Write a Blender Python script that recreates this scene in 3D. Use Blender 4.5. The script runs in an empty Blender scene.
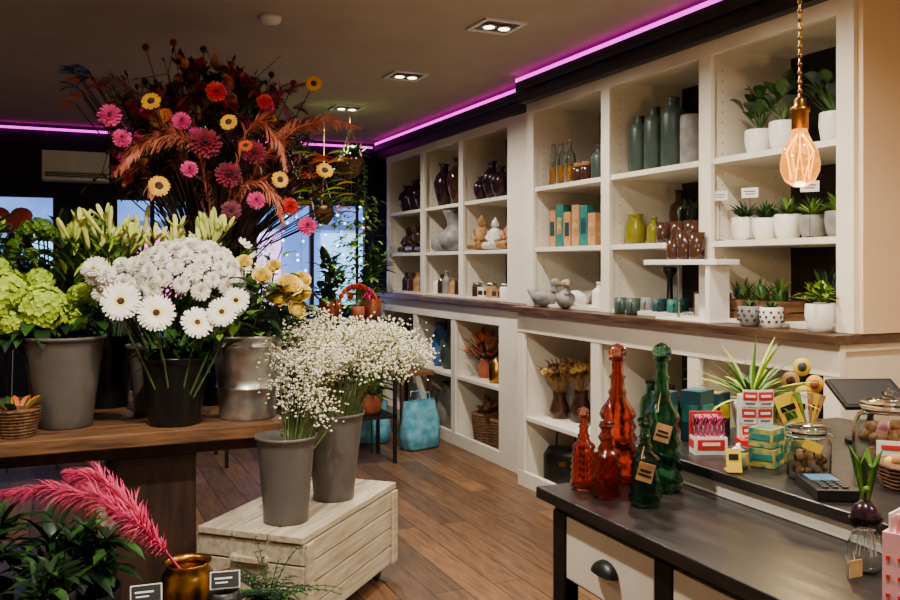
import bpy, math, random
from mathutils import Vector, Matrix
R = random.Random(11)
pi = math.pi
V = Vector
def lin(c):
    o = []
    for x in c:
        x = x/255.0
        o.append(x/12.92 if x <= .04045 else ((x+.055)/1.055)**2.4)
    return (o[0], o[1], o[2], 1.0)

# ------------------------------------------------------------------ materials
MC = {}
def mat(name, c1, c2=None, rough=.5, metal=0., scale=8., bump=0., es=0., ec=None, trans=0., stretch=(1,1,1), ior=1.45, detail=4.):
    if name in MC: return MC[name]
    m = bpy.data.materials.new(name); m.use_nodes = True
    nt = m.node_tree; b = nt.nodes['Principled BSDF']
    b.inputs['Roughness'].default_value = rough
    b.inputs['Metallic'].default_value = metal
    b.inputs['IOR'].default_value = ior
    b.inputs['Transmission Weight'].default_value = trans
    tc = nt.nodes.new('ShaderNodeTexCoord'); mp = nt.nodes.new('ShaderNodeMapping')
    mp.inputs['Scale'].default_value = stretch
    nt.links.new(tc.outputs['Object'], mp.inputs['Vector'])
    nz = nt.nodes.new('ShaderNodeTexNoise'); nz.inputs['Scale'].default_value = scale; nz.inputs['Detail'].default_value = detail
    nt.links.new(mp.outputs['Vector'], nz.inputs['Vector'])
    if c2 is None: c2 = tuple(min(255, x*.86) for x in c1)
    rp = nt.nodes.new('ShaderNodeValToRGB')
    rp.color_ramp.elements[0].position = .35; rp.color_ramp.elements[1].position = .65
    rp.color_ramp.elements[0].color = lin(c1); rp.color_ramp.elements[1].color = lin(c2)
    nt.links.new(nz.outputs['Fac'], rp.inputs['Fac'])
    nt.links.new(rp.outputs['Color'], b.inputs['Base Color'])
    if bump:
        bp = nt.nodes.new('ShaderNodeBump'); bp.inputs['Strength'].default_value = bump; bp.inputs['Distance'].default_value = .01
        nt.links.new(nz.outputs['Fac'], bp.inputs['Height'])
        nt.links.new(bp.outputs['Normal'], b.inputs['Normal'])
    if es:
        b.inputs['Emission Color'].default_value = lin(ec or c1); b.inputs['Emission Strength'].default_value = es
    MC[name] = m
    return m

def floor_mat():
    m = bpy.data.materials.new('floor_oak_planks'); m.use_nodes = True
    nt = m.node_tree; b = nt.nodes['Principled BSDF']; L = nt.links.new
    tc = nt.nodes.new('ShaderNodeTexCoord'); mp = nt.nodes.new('ShaderNodeMapping'); mp.inputs['Rotation'].default_value = (0, 0, pi/2)
    L(tc.outputs['Object'], mp.inputs['Vector'])
    br = nt.nodes.new('ShaderNodeTexBrick'); L(mp.outputs['Vector'], br.inputs['Vector'])
    br.inputs['Color1'].default_value = lin((138, 98, 62)); br.inputs['Color2'].default_value = lin((92, 65, 42))
    br.inputs['Mortar'].default_value = lin((36, 24, 16)); br.inputs['Scale'].default_value = 1
    br.inputs['Mortar Size'].default_value = .003; br.inputs['Brick Width'].default_value = 1.5; br.inputs['Row Height'].default_value = .15
    br.offset = .37
    mp2 = nt.nodes.new('ShaderNodeMapping'); mp2.inputs['Scale'].default_value = (14, 1.2, 1); L(tc.outputs['Object'], mp2.inputs['Vector'])
    nz = nt.nodes.new('ShaderNodeTexNoise'); nz.inputs['Scale'].default_value = 3; nz.inputs['Detail'].default_value = 10; nz.inputs['Roughness'].default_value = .65; L(mp2.outputs['Vector'], nz.inputs['Vector'])
    rp = nt.nodes.new('ShaderNodeValToRGB'); rp.color_ramp.elements[0].position = .36; rp.color_ramp.elements[1].position = .62
    rp.color_ramp.elements[0].color = (.34, .31, .29, 1); rp.color_ramp.elements[1].color = (1, 1, 1, 1); L(nz.outputs['Fac'], rp.inputs['Fac'])
    mx = nt.nodes.new('ShaderNodeMix'); mx.data_type = 'RGBA'; mx.blend_type = 'MULTIPLY'; mx.inputs[0].default_value = .85
    L(br.outputs['Color'], mx.inputs[6]); L(rp.outputs['Color'], mx.inputs[7]); L(mx.outputs[2], b.inputs['Base Color'])
    b.inputs['Roughness'].default_value = .4
    bp = nt.nodes.new('ShaderNodeBump'); bp.inputs['Strength'].default_value = .3; bp.inputs['Distance'].default_value = .004
    L(nz.outputs['Fac'], bp.inputs['Height']); L(bp.outputs['Normal'], b.inputs['Normal'])
    return m

M_ceil = mat('ceiling_paint', (168,152,136), (162,146,130), .9, scale=3)
M_navy = mat('navy_wall_paint', (26,24,44), (20,18,36), .8, scale=3)
M_wallp = mat('beige_wall_paint', (222,196,162), (215,188,154), .85, scale=2)
M_cream = mat('cream_cabinet_paint', (230,222,206), (221,212,195), .55, scale=5)
M_back = mat('dark_back_panel', (40,31,28), (20,16,15), .7, scale=5, stretch=(1,1,9))
M_cor = mat('black_cornice', (12,10,14), (8,7,10), .4)
M_ledge = mat('dark_oak_ledge', (92,64,44), (56,38,28), .35, scale=6, stretch=(6,.8,6), bump=.1)
M_led = mat('magenta_led', (200,10,210), (200,10,210), es=3.6, ec=(225,0,205))
M_metalw = mat('white_metal', (220,218,214), (210,208,204), .4)
M_blk = mat('black_paint', (18,17,18), (12,11,12), .4)
M_dark = mat('near_black', (12,11,12), (8,8,8), .6)
M_lamp = mat('lamp_glow', (255,240,210), (255,240,210), es=14, ec=(255,225,180))
M_steel = mat('brushed_steel', (190,188,184), (160,158,154), .28, 1., scale=20, stretch=(1,1,12))
M_brass = mat('aged_brass', (180,130,60), (120,84,38), .3, 1., scale=12)
M_tablew = mat('rough_oak', (128,88,54), (78,52,33), .55, scale=4, stretch=(1.2,9,9), bump=.4, detail=8)
M_legw = mat('dark_timber', (70,44,28), (42,27,18), .6, scale=4, stretch=(7,7,1), bump=.3)
M_cratew = mat('whitewashed_pine', (204,192,168), (172,156,130), .6, scale=5, stretch=(1,9,9), bump=.25, detail=8)
M_counter = mat('worn_black_top', (46,40,38), (18,16,16), .3, scale=3.5, stretch=(5,1,5), bump=.18, detail=10)
M_pgrey = mat('grey_plastic', (98,92,87), (88,83,78), .42)
M_pblk = mat('black_plastic', (18,18,20), (13,13,14), .35)
M_galv = mat('galvanised_zinc', (212,210,206), (160,160,160), .36, .85, scale=14)
M_white = mat('white_ceramic', (236,232,224), (228,223,214), .35)
M_greyc = mat('grey_ceramic', (138,136,132), (112,110,106), .5, scale=18)
M_soil = mat('soil', (44,30,20), (26,18,12), .95, scale=40, bump=.6)
M_green = mat('leaf_green', (48,90,28), (26,56,18), .45, scale=12)
M_dgreen = mat('leaf_dark_green', (24,52,22), (13,32,15), .4, scale=12)
M_lgreen = mat('leaf_light_green', (116,152,46), (72,114,32), .5, scale=12)
M_lime = mat('lime_floret', (202,224,62), (156,194,40), .6, scale=30)
M_petalw = mat('white_petal', (255,252,244), (246,240,228), .6, scale=20)
M_petaly = mat('cream_petal', (255,236,140), (248,218,104), .55, scale=20)
M_bud = mat('lily_bud', (242,240,140), (196,214,92), .5, scale=20)
M_eye = mat('daisy_eye', (176,190,60), (220,200,80), .8, scale=60, bump=.5)
M_geye = mat('gerbera_eye', (40,26,24), (90,60,40), .9, scale=60, bump=.5)
M_stem = mat('stem_green', (76,104,50), (56,84,38), .5)
M_burg = mat('burgundy_dried', (142,24,52), (84,14,36), .7, scale=20)
M_mauve = mat('mauve_dried', (140,70,84), (98,44,58), .8, scale=20)
M_pinkf = mat('pink_flower', (232,70,142), (196,40,112), .6, scale=20)
M_oran = mat('orange_flower', (232,112,30), (200,76,20), .6, scale=20)
M_yel = mat('yellow_flower', (240,190,30), (224,150,18), .6, scale=20)
M_pamp = mat('pampas_peach', (226,146,112), (190,100,76), .8, scale=20)
M_pampp = mat('pampas_magenta', (224,58,110), (180,34,84), .8, scale=20)
M_bran = mat('brown_branch', (64,38,28), (42,24,18), .8, scale=20)
M_blue = mat('blue_leaf', (64,110,170), (36,70,124), .6)
M_gypst = mat('gypsophila_stem', (128,142,84), (104,120,66), .6)
M_gyp = mat('gypsophila_bloom', (254,250,228), (246,238,208), .7)
M_redg = mat('red_glass', (236,142,118), (226,120,98), .06, trans=1.)
M_greg = mat('green_glass', (112,182,148), (90,160,126), .06, trans=1.)
M_glass = mat('clear_glass', (240,244,244), (236,240,240), .04, trans=1.)
M_amber = mat('amber_glass', (255,196,84), (255,186,70), .05, trans=.92, es=.6, ec=(255,160,16))
M_fil = mat('filament', (255,190,70), (255,190,70), es=7, ec=(255,176,40))
M_sage = mat('sage_ceramic', (58,74,67), (42,58,52), .4, scale=10)
M_olive = mat('olive_glass', (160,150,44), (130,124,32), .12, trans=.5)
M_brng = mat('brown_glass', (92,58,42), (62,40,30), .12, trans=.45)
M_kraft = mat('kraft_paper', (180,130,82), (160,112,70), .8, scale=20)
M_teal = mat('teal_print', (34,118,106), (20,88,84), .5, scale=16)
M_tpat = mat('teal_gold_print', (26,112,96), (176,160,74), .5, scale=50, detail=0)
M_dteal = mat('dark_teal_print', (20,62,70), (14,48,56), .5, scale=16)
M_aub = mat('aubergine_ceramic', (46,24,30), (28,14,20), .2, scale=10)
M_red = mat('red_print', (206,34,38), (186,26,30), .5)
M_yellp = mat('yellow_print', (230,196,40), (212,174,30), .5)
M_pinkp = mat('pink_print', (236,170,172), (224,150,156), .6)
M_wick = mat('wicker', (126,88,54), (78,52,32), .8, scale=50, bump=.8)
M_terra = mat('terracotta', (176,96,60), (150,78,48), .8)
M_bag = mat('aqua_fabric', (126,196,216), (70,150,184), .8, scale=14, bump=.3)
M_tan = mat('dried_tan', (190,148,94), (144,102,60), .8, scale=20)
M_screen = mat('grey_card', (62,62,64), (46,46,48), .4)

# ------------------------------------------------------------------ builder
class B:
    def __init__(s, name, loc=(0,0,0), rz=0):
        s.n = name; s.loc = V(loc); s.rz = rz; s.v = []; s.f = []; s.mi = []; s.sm = []; s.ms = []
    def add(s, v, f, m, smooth=True, M=None):
        o = len(s.v)
        if m not in s.ms: s.ms.append(m)
        k = s.ms.index(m)
        for p in v:
            p = V(p)
            if M is not None: p = M @ p
            s.v.append(p)
        for q in f:
            s.f.append([i+o for i in q]); s.mi.append(k); s.sm.append(smooth)
        return s
    def box(s, c, d, m, M=None, taper=1.):
        x,y,z = c; a,b,h = d[0]/2, d[1]/2, d[2]/2
        v = []
        for dz,t in ((-h,1.),(h,taper)):
            v += [(x-a*t,y-b*t,z+dz),(x+a*t,y-b*t,z+dz),(x+a*t,y+b*t,z+dz),(x-a*t,y+b*t,z+dz)]
        return s.add(v, [(3,2,1,0),(4,5,6,7),(0,1,5,4),(1,2,6,5),(2,3,7,6),(3,0,4,7)], m, False, M)
    def bx(s, x0,x1,y0,y1,z0,z1, m):
        return s.box(((x0+x1)/2,(y0+y1)/2,(z0+z1)/2), (x1-x0,y1-y0,z1-z0), m)
    def lathe(s, prof, m, seg=20, c=(0,0,0), M=None, bumps=None, smooth=True, sx=1., sy=1.):
        v = []; f = []
        for j,(r,z) in enumerate(prof):
            for i in range(seg):
                a = 2*pi*i/seg; rr = r
                if bumps: rr = r*(1+bumps[1]*math.cos(bumps[0]*a))
                v.append((c[0]+rr*math.cos(a)*sx, c[1]+rr*math.sin(a)*sy, c[2]+z))
        n = len(prof)
        for j in range(n-1):
            for i in range(seg):
                k = (i+1) % seg
                f.append((j*seg+i, j*seg+k, (j+1)*seg+k, (j+1)*seg+i))
        if prof[0][0] > 1e-5: f.append(tuple(reversed(range(seg))))
        if prof[-1][0] > 1e-5: f.append(tuple((n-1)*seg+i for i in range(seg)))
        return s.add(v, f, m, smooth, M)
    def ball(s, c, r, m, seg=10, rings=7, sc=(1,1,1), M=None):
        v = []; f = []
        for j in range(rings+1):
            p = pi*j/rings
            for i in range(seg):
                a = 2*pi*i/seg
                v.append((c[0]+r*sc[0]*math.sin(p)*math.cos(a), c[1]+r*sc[1]*math.sin(p)*math.sin(a), c[2]-r*sc[2]*math.cos(p)))
        for j in range(rings):
            for i in range(seg):
                k = (i+1) % seg
                f.append((j*seg+i, j*seg+k, (j+1)*seg+k, (j+1)*seg+i))
        return s.add(v, f, m, True, M)
    def octa(s, c, r, m):
        x,y,z = c
        return s.add([(x+r,y,z),(x,y+r,z),(x-r,y,z),(x,y-r,z),(x,y,z+r*.8),(x,y,z-r*.8)],
            [(0,1,4),(1,2,4),(2,3,4),(3,0,4),(1,0,5),(2,1,5),(3,2,5),(0,3,5)], m, True)
    def tube(s, pts, r, m, seg=6, M=None, cap=True):
        pts = [V(p) for p in pts]; n = len(pts); v = []; f = []
        if not isinstance(r, (list,tuple)): r = [r]*n
        for i,p in enumerate(pts):
            d = (pts[min(i+1,n-1)]-pts[max(i-1,0)]).normalized()
            up = V((0,0,1)) if abs(d.z) < .9 else V((1,0,0))
            a = d.cross(up).normalized(); b = d.cross(a)
            for k in range(seg):
                t = 2*pi*k/seg
                v.append(p+a*math.cos(t)*r[i]+b*math.sin(t)*r[i])
        for i in range(n-1):
            for k in range(seg):
                q = (k+1) % seg
                f.append((i*seg+k, i*seg+q, (i+1)*seg+q, (i+1)*seg+k))
        if cap: f.append(tuple(range(seg))); f.append(tuple((n-1)*seg+k for k in reversed(range(seg))))
        return s.add(v, f, m, True, M)
    def leaf(s, base, d, L, w, m, droop=.5, n=4, fold=.15, tip=.0, up=None, pk=.45):
        p = V(base); d = V(d).normalized(); v = []; f = []
        side = d.cross(up if up is not None else V((0,0,1)))
        if side.length < .05: side = V((1,0,0))
        side.normalize()
        for i in range(n+1):
            t = i/n
            ww = w*.5*(max(0., math.sin(pi*min(1., t**(math.log(.5)/math.log(pk)) )))**.8 if 0 < t < 1 else (0.06 if t == 0 else tip))
            nn = side.cross(d).normalized()
            v += [p-side*ww+nn*ww*fold*2, p.copy(), p+side*ww+nn*ww*fold*2]
            p = p+d*(L/n); d = (d+V((0,0,-1))*droop/n).normalized()
        for i in range(n):
            a = i*3
            f += [(a,a+1,a+4,a+3),(a+1,a+2,a+5,a+4)]
        return s.add(v, f, m, True)
    def petals(s, c, nrm, r, n, m, w=.35, r0=.15, lift=.0, curl=0., a0=0., jit=.0):
        c = V(c); N = V(nrm).normalized(); A = N.orthogonal().normalized(); Bv = N.cross(A)
        v = []; f = []
        for i in range(n):
            a = a0+2*pi*i/n+R.uniform(-jit,jit); e = A*math.cos(a)+Bv*math.sin(a); g = N.cross(e)
            l = lift+R.uniform(-jit,jit)*.6; rr = r*(1+R.uniform(-jit,jit)*.5)
            o = len(v); ce = math.cos(l); se = math.sin(l); u = e*ce+N*se
            v += [c+u*rr*r0-g*r*w*.16, c+u*rr*r0+g*r*w*.16,
                  c+u*rr*.65+g*r*w*.5+N*curl*r*.3, c+u*rr*.65-g*r*w*.5+N*curl*r*.3,
                  c+u*rr*.93+g*r*w*.32+N*curl*r, c+u*rr*.93-g*r*w*.32+N*curl*r, c+u*rr+N*curl*r*1.1]
            f += [(o,o+1,o+2,o+3),(o+3,o+2,o+4,o+5),(o+5,o+4,o+6)]
        return s.add(v, f, m, True)
    def daisy(s, c, nrm, r, mp, me, n=22, eye=.26, layers=2, w=.26):
        for k in range(layers):
            s.petals(c, nrm, r*(1-.14*k), n, mp, w, .15, .08+.12*k, -.08, a0=k*pi/n, jit=.06)
        N = V(nrm).normalized(); q = N.to_track_quat('Z','Y').to_matrix().to_4x4()
        s.lathe([(r*eye,0),(r*eye*.95,r*.06),(r*eye*.6,r*.12),(0,r*.13)], me, 10, M=Matrix.Translation(V(c))@q)
    def mum(s, c, nrm, r, mp, me):
        for k,(l,rr,n) in enumerate(((-.35,.95,16),(.05,1.,18),(.38,.95,16),(.7,.85,14),(1.0,.7,11),(1.3,.55,7))):
            s.petals(c, nrm, r*rr, n, mp, .26, .1, l, 0, a0=k*.31, jit=.1)
        N = V(nrm).normalized(); s.ball(V(c)+N*r*.38, r*.13, me, 6, 4)
    def hydr(s, c, r, m, n=110, fl=.2):
        c = V(c)
        s.ball(c, r*.8, M_dgreen, 10, 6)
        for i in range(n):
            z = 1-1.7*(i+.5)/n; a = i*2.39996; q = math.sqrt(max(0,1-z*z))
            N = V((q*math.cos(a), q*math.sin(a), z))
            s.petals(c+N*r*R.uniform(.82,1.04), N+V((R.uniform(-.35,.35),R.uniform(-.35,.35),R.uniform(-.35,.35))), r*fl, 5, m, .8, .02, .3, 0, a0=i)
    def rose(s, c, nrm, r, m):
        N = V(nrm).normalized(); q = Matrix.Translation(V(c))@N.to_track_quat('Z','Y').to_matrix().to_4x4()
        for k,(rr,h,fl,n) in enumerate(((.25,.95,.02,2),(.42,.92,.1,3),(.62,.85,.25,4),(.82,.7,.5,5),(.98,.5,.8,5))):
            for i in range(n):
                a0 = 2*pi*i/n+k*.7; da = 2*pi/n*.66; v = []; f = []
                for j in range(5):
                    t = j/4
                    for l in range(6):
                        a = a0+da*(l/5-.5)*2*.8; edge = 1-(abs(l/5-.5)*2)**3*.28
                        rad = r*(.18+(rr-.18)*math.sin(t*pi/2)**.8)+r*fl*.35*max(0,t-.6)*2
                        v.append((rad*math.cos(a), rad*math.sin(a), r*(-.55+(h+.55)*t*edge)-r*fl*.3*max(0,t-.7)))
                for j in range(4):
                    for l in range(5):
                        f.append((j*6+l, j*6+l+1, (j+1)*6+l+1, (j+1)*6+l))
                s.add(v, f, m, True, q)
        s.petals(V(c)-N*r*.5, -N, r*.7, 5, M_green, .3, .1, -.3)
    def plume(s, pts, hl, n, m, w=.006, droop=1.2, stemr=.003):
        pts = [V(p) for p in pts]; s.tube(pts, stemr, m, 5)
        k = len(pts)-1
        for i in range(n):
            t = (i/n)**.9; u = t*k; j = min(int(u), k-1); p = pts[j].lerp(pts[j+1], u-j)
            d = (pts[j+1]-pts[j]).normalized()
            L = hl*(math.sin(pi*(.12+.8*t)))*R.uniform(.7,1.1)
            rd = V((R.gauss(0,1),R.gauss(0,1),R.gauss(0,1))).normalized()
            s.leaf(p, d*1.1+rd*.75, L, w, m, droop, 3)
    def done(s, bevel=0.):
        me = bpy.data.meshes.new(s.n); me.from_pydata([tuple(p) for p in s.v], [], s.f)
        for m in s.ms: me.materials.append(m)
        me.polygons.foreach_set('material_index', s.mi); me.polygons.foreach_set('use_smooth', s.sm); me.update()
        o = bpy.data.objects.new(s.n, me); bpy.context.scene.collection.objects.link(o)
        o.location = s.loc; o.rotation_euler = (0,0,s.rz)
        if bevel:
            b = o.modifiers.new('bevel','BEVEL'); b.width = bevel; b.segments = 2; b.limit_method = 'ANGLE'; b.angle_limit = .8
        return o

def rdir(up=.3):
    a = R.uniform(0, 2*pi); z = R.uniform(up, 1.); q = math.sqrt(1-min(1,z)**2)
    return V((q*math.cos(a), q*math.sin(a), z))
CAMP = V((0,0,1.45))

# ------------------------------------------------------------------ room shell
YB = 8.7; ZC = 2.72; XL = -2.6; XR = 3.42; YF = -1.6
o = B('floor'); o.bx(XL-.2,XR+.2,YF-.2,YB+.2,-.1,0, floor_mat()); o.done()
o = B('ceiling'); o.bx(XL-.2,XR+.2,YF-.2,YB+.2,ZC,ZC+.1,M_ceil); o.done()
o = B('wall_right'); o.bx(XR,XR+.15,YF,YB,0,ZC,M_wallp); o.done()
o = B('wall_left'); o.bx(XL-.15,XL,YF,YB,0,ZC,M_wallp); o.done()
o = B('wall_front'); o.bx(XL,XR,YF-.15,YF,0,ZC,M_wallp); o.done()
o = B('wall_back')
o.bx(XL,XR,YB,YB+.15,2.10,ZC,M_navy); o.bx(XL,XR,YB,YB+.15,0,1.0,M_navy)
for a,b in ((XL,-1.4),(-.02,.45),(1.15,1.75),(2.95,XR)): o.bx(a,b,YB,YB+.15,1.0,2.10,M_navy)
o.done()
for i,(a,b) in enumerate(((-1.4,-.02),(.45,1.15),(1.75,2.95))):
    o = B('window_%d'%(i+1)); w = .04
    for x in (a+w/2, (a+b)/2, b-w/2): o.bx(x-w/2,x+w/2,YB+.03,YB+.09,1.0,2.10,M_blk)
    for z in (1.0+w/2, 2.10-w/2): o.bx(a,b,YB+.032,YB+.088,z-w/2,z+w/2,M_blk)
    o.done()
M_fac = mat('glowing_street_facade', (90,130,200), (200,220,255), .8, scale=1.6, es=.9, ec=(120,165,245))  # emission puts the bright blue window view into the facade itself
o = B('glowing_street_facade')
o.bx(-7,7,YB+6,YB+6.4,-.1,5,M_fac); o.bx(-7,7,YB+.2,YB+6,-.2,-.1,mat('paving',(120,130,150),(90,100,120),.8,scale=3))
for i in range(9):
    x = -6.4+i*1.5
    o.bx(x,x+.8,YB+5.94,YB+6,.6,2.0, mat('facade_glow_pane_%d'%(i%3), ((240,190,250),(150,215,255),(255,130,190))[i%3], None, .3, es=2.2))  # glowing panes added to brighten the view through the right-hand window
    o.bx(x-.1,x+.9,YB+5.9,YB+6,2.05,2.15,M_metalw)
o.done()

# LED + cornice
o = B('trim_cornice_front'); o.bx(2.80,XR-.02,2.5,5.12,2.52,2.665,M_cor); o.bx(2.77,2.80,2.5,5.15,2.60,2.665,M_cor); o.bx(2.785,2.80,2.5,5.13,2.52,2.56,M_cor); o.done(.006)
o = B('trim_cornice_back'); o.bx(2.95,XR-.02,5.16,8.45,2.52,2.665,M_cor); o.bx(2.92,2.95,5.16,8.45,2.60,2.665,M_cor); o.done(.006)
o = B('led_strip'); o.bx(2.775,2.79,2.5,5.15,2.667,2.69,M_led); o.bx(2.775,2.93,5.135,5.15,2.667,2.69,M_led); o.done()
o = B('led_strip'); o.bx(2.925,2.94,5.18,8.45,2.667,2.69,M_led); o.done()
o = B('led_strip'); o.bx(XL+.1,2.98,YB-.03,YB-.012,2.665,2.685,M_led); o.done()

# ------------------------------------------------------------------ shelving
def shelving(name, Xf, ys, z0, z1, shelves, pw, header, base=0):
    o = B(name); Xb = XR-.05; y0 = ys[0]-pw/2; y1 = ys[-1]+pw/2
    o.bx(Xb,Xb+.03,y0,y1,z0,z1,M_back)
    for i,y in enumerate(ys):
        o.bx(Xf,Xf+.025,y-pw/2,y+pw/2,z0,z1-header+.004,M_cream)
        o.bx(Xf+.025,Xb,y-pw/4,y+pw/4,z0+.002,z1-.004,M_cream)
        if base == 0:
            for k in range(24):
                z = z0+.06+k*.05
                if z < z1-.1 and i > 0:
                    for xx in (Xf+.09, Xb-.1): o.box((xx,y-pw/4-.0005,z),(.006,.002,.006),M_screen)
    for z in shelves:
        for a,b in zip(ys[:-1],ys[1:]): o.bx(Xf+.012,Xb,a+pw/4,b-pw/4,z-.028,z,M_cream)
    o.bx(Xf-.004,Xf+.03,y0,y1,z1-header,z1,M_cream)
    o.bx(Xf+.03,Xb,y0,y1,z1-.03,z1,M_cream)
    if base: o.bx(Xf-.002,Xf+.03,y0,y1,z0,z0+base,M_cream)
    o.bx(Xf+.02,Xb,y0+.01,y1-.01,z0,z0+.02,M_cream)
    return o
o = shelving('shelving_unit', 2.84, [2.53,3.355,4.2,5.07], 1.18, 2.52, [1.565,1.96], .085, .065)
o.bx(2.86,XR-.01,2.46,2.488,1.18,2.715,M_wallp); o.done(.003)
o = shelving('shelving_unit', 2.97, [5.6,6.45,7.28,8.17], 1.18, 2.52, [1.565,1.96], .085, .065)
o.bx(2.965,3.3,5.17,5.60,1.18,2.515,M_cream); o.done(.003)
o = shelving('base_cabinet', 2.77, [2.53,3.355,4.2,5.07], .0, 1.14, [.46], .085, .13, base=.1)
o.bx(2.72,XR-.02,2.47,5.13,1.14,1.178,M_ledge); o.done(.003)
o = shelving('base_cabinet', 2.90, [5.6,6.45,7.28,8.17], .0, 1.14, [.56], .085, .13, base=.1)
o.bx(2.895,3.3,5.17,5.6,0,1.14,M_cream)
o.bx(2.86,XR-.02,5.135,8.22,1.14,1.178,M_ledge); o.done(.003)

# ------------------------------------------------------------------ ceiling fixtures
def downlight(x, y, energy=110, size=2.6, blend=.9):
    o = B('recessed_downlight', (x,y,ZC-.001)); a=.11
    for sx,sy,dx,dy in ((0,a,2*a+.02,.02),(0,-a,2*a+.02,.02),(a,0,.02,2*a),(-a,0,.02,2*a)):
        o.box((sx,sy,-.006),(dx,dy,.012),M_metalw)
    o.box((0,0,-.002),(2*a,2*a,.003),M_screen)
    for s_ in (-.045,.045):
        o.lathe([(.04,-.004),(.042,-.014),(.034,-.016)], M_steel, 16, (s_,0,0))
        o.lathe([(.03,-.0155),(.028,-.018)], M_lamp, 16, (s_,0,0))
    o.done()
    l = bpy.data.lights.new('downlight_lamp','SPOT'); l.energy = energy; l.color = (1,.90,.76); l.spot_size = size; l.spot_blend = blend; l.shadow_soft_size = .05
    ob = bpy.data.objects.new('downlight_lamp', l); ob.location = (x,y,ZC-.03); bpy.context.scene.collection.objects.link(ob)
for y in (-.4,1.3,2.8,4.13,5.46,6.78): downlight(2.11, y, 165, 2.7, .9)
downlight(.35, 2.3, 270, 2.95, .4); downlight(.9,.8,170,2.6,1.); downlight(-.9,2.8,90,2.4,1.)  # extra downlights, added out of view to light the flowers
downlight(-.8,5.6,30)  # weak extra downlight, also added out of view at far left
o = B('smoke_detector',(.98,4.45,ZC)); o.lathe([(.055,0),(.055,-.02),(.045,-.035),(.02,-.04),(0,-.04)], M_metalw, 20); o.done()
o = B('air_conditioner',(.13,8.56,2.33)); o.box((0,0,0),(.55,.22,.26),M_metalw); o.box((0,-.112,-.08),(.5,.01,.05),M_screen)
for k in range(4): o.box((0,-.115,-.06-.014*k),(.5,.012,.004),M_metalw)
o.done(.02)
o = B('exit_sign',(1.0,7.6,2.56)); o.box((0,0,0),(.3,.03,.13),mat('exit_green',(30,190,110),(30,180,100),es=3.)); o.box((0,-.017,0),(.12,.004,.03),M_lamp)
for x in (-.1,.1): o.tube([(x,0,.06),(x,0,.16)],.004,M_steel)
o.done()

# pendant bulb
o = B('pendant_lamp',(2.13,2.07,1.78))
o.lathe([(.0,-.085),(.02,-.083),(.045,-.065),(.058,-.035),(.06,-.01),(.052,.03),(.036,.06),(.024,.085),(.022,.10)], M_amber, 24)
o.lathe([(.026,.098),(.026,.15),(.03,.152),(.03,.165),(.018,.17),(.018,.19),(.008,.2)], M_brass, 20)
o.tube([(0,0,.2),(0,0,.93)],.004,M_brass)
for k in range(24): o.lathe([(.004,0),(.009,.008),(.004,.016)],M_brass,8,(0,0,.21+k*.028))
for k in range(8):
    a = k*pi/4; o.tube([(.006*math.cos(a),.006*math.sin(a),.08),(.03*math.cos(a),.03*math.sin(a),.02),(.02*math.cos(a+.4),.02*math.sin(a+.4),-.05)],.0012,M_fil,4)
o.done()
l = bpy.data.lights.new('pendant_glow','POINT'); l.energy = 15; l.color = (1,.68,.32); l.shadow_soft_size = .05
ob = bpy.data.objects.new('pendant_glow', l); ob.location = (2.13,2.07,1.64); bpy.context.scene.collection.objects.link(ob)

# ------------------------------------------------------------------ vessels helper
def hollow(prof, th=.006):
    inner = [(max(r-th,.001), z) for r,z in reversed(prof)]
    return [(0.0005,prof[0][1])]+prof+[(r,max(z,prof[0][1]+th)) for r,z in inner]+[(0.0005,prof[0][1]+th)]
def vase(name, x, y, z, prof, m, seg=20, bumps=None, th=.006):
    o = B(name,(x,y,z)); o.lathe(hollow(prof,th), m, seg, bumps=bumps); return o
def bucket(name, x,y,z, rb, rt, h, m, rim=.008, bands=()):
    o = B(name,(x,y,z)); pr = [(rb,0),(rb+.004,.006)]
    k = 8
    for i in range(1,k):
        t = i/k; r = rb+(rt-rb)*t
        if i in bands: pr += [(r,h*t-.006),(r+.006,h*t-.003),(r+.006,h*t+.003),(r,h*t+.006)]
        else: pr.append((r,h*t))
    pr += [(rt,h-.015),(rt+rim,h-.012),(rt+rim,h)]
    o.lathe(hollow(pr,.006), m, 32)
    return o
def foliage(o, c, n, L, w, m, spread=.05, up=-.1, droop=.8):
    c = V(c)
    for i in range(n):
        d = rdir(up); mm = m[R.randrange(len(m))] if isinstance(m,list) else m
        o.leaf(c+V((R.uniform(-1,1),R.uniform(-1,1),R.uniform(-.6,.6)))*spread, d, L*R.uniform(.6,1.2), w*R.uniform(.7,1.2), mm, droop, 4)

# ------------------------------------------------------------------ flower display table
o = B('display_table')
for k in range(6):
    y0 = 3.58+k*.205; o.bx(-1.3,.87,y0,y0+.2,.745,.8,M_tablew)
o.bx(-1.2,.8,3.70,4.74,.68,.745,M_legw)
for x0,y0 in ((.2,3.70),(.2,4.37),(-1.15,3.70),(-1.15,4.37)): o.bx(x0,x0+.31,y0,y0+.26,0,.68,M_legw)
o.done(.005)

def to_cam(p, up=.35):
    d = (CAMP-V(p)); d.z = 0; d.normalize(); return V((d.x,d.y,up)).normalized()

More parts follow.
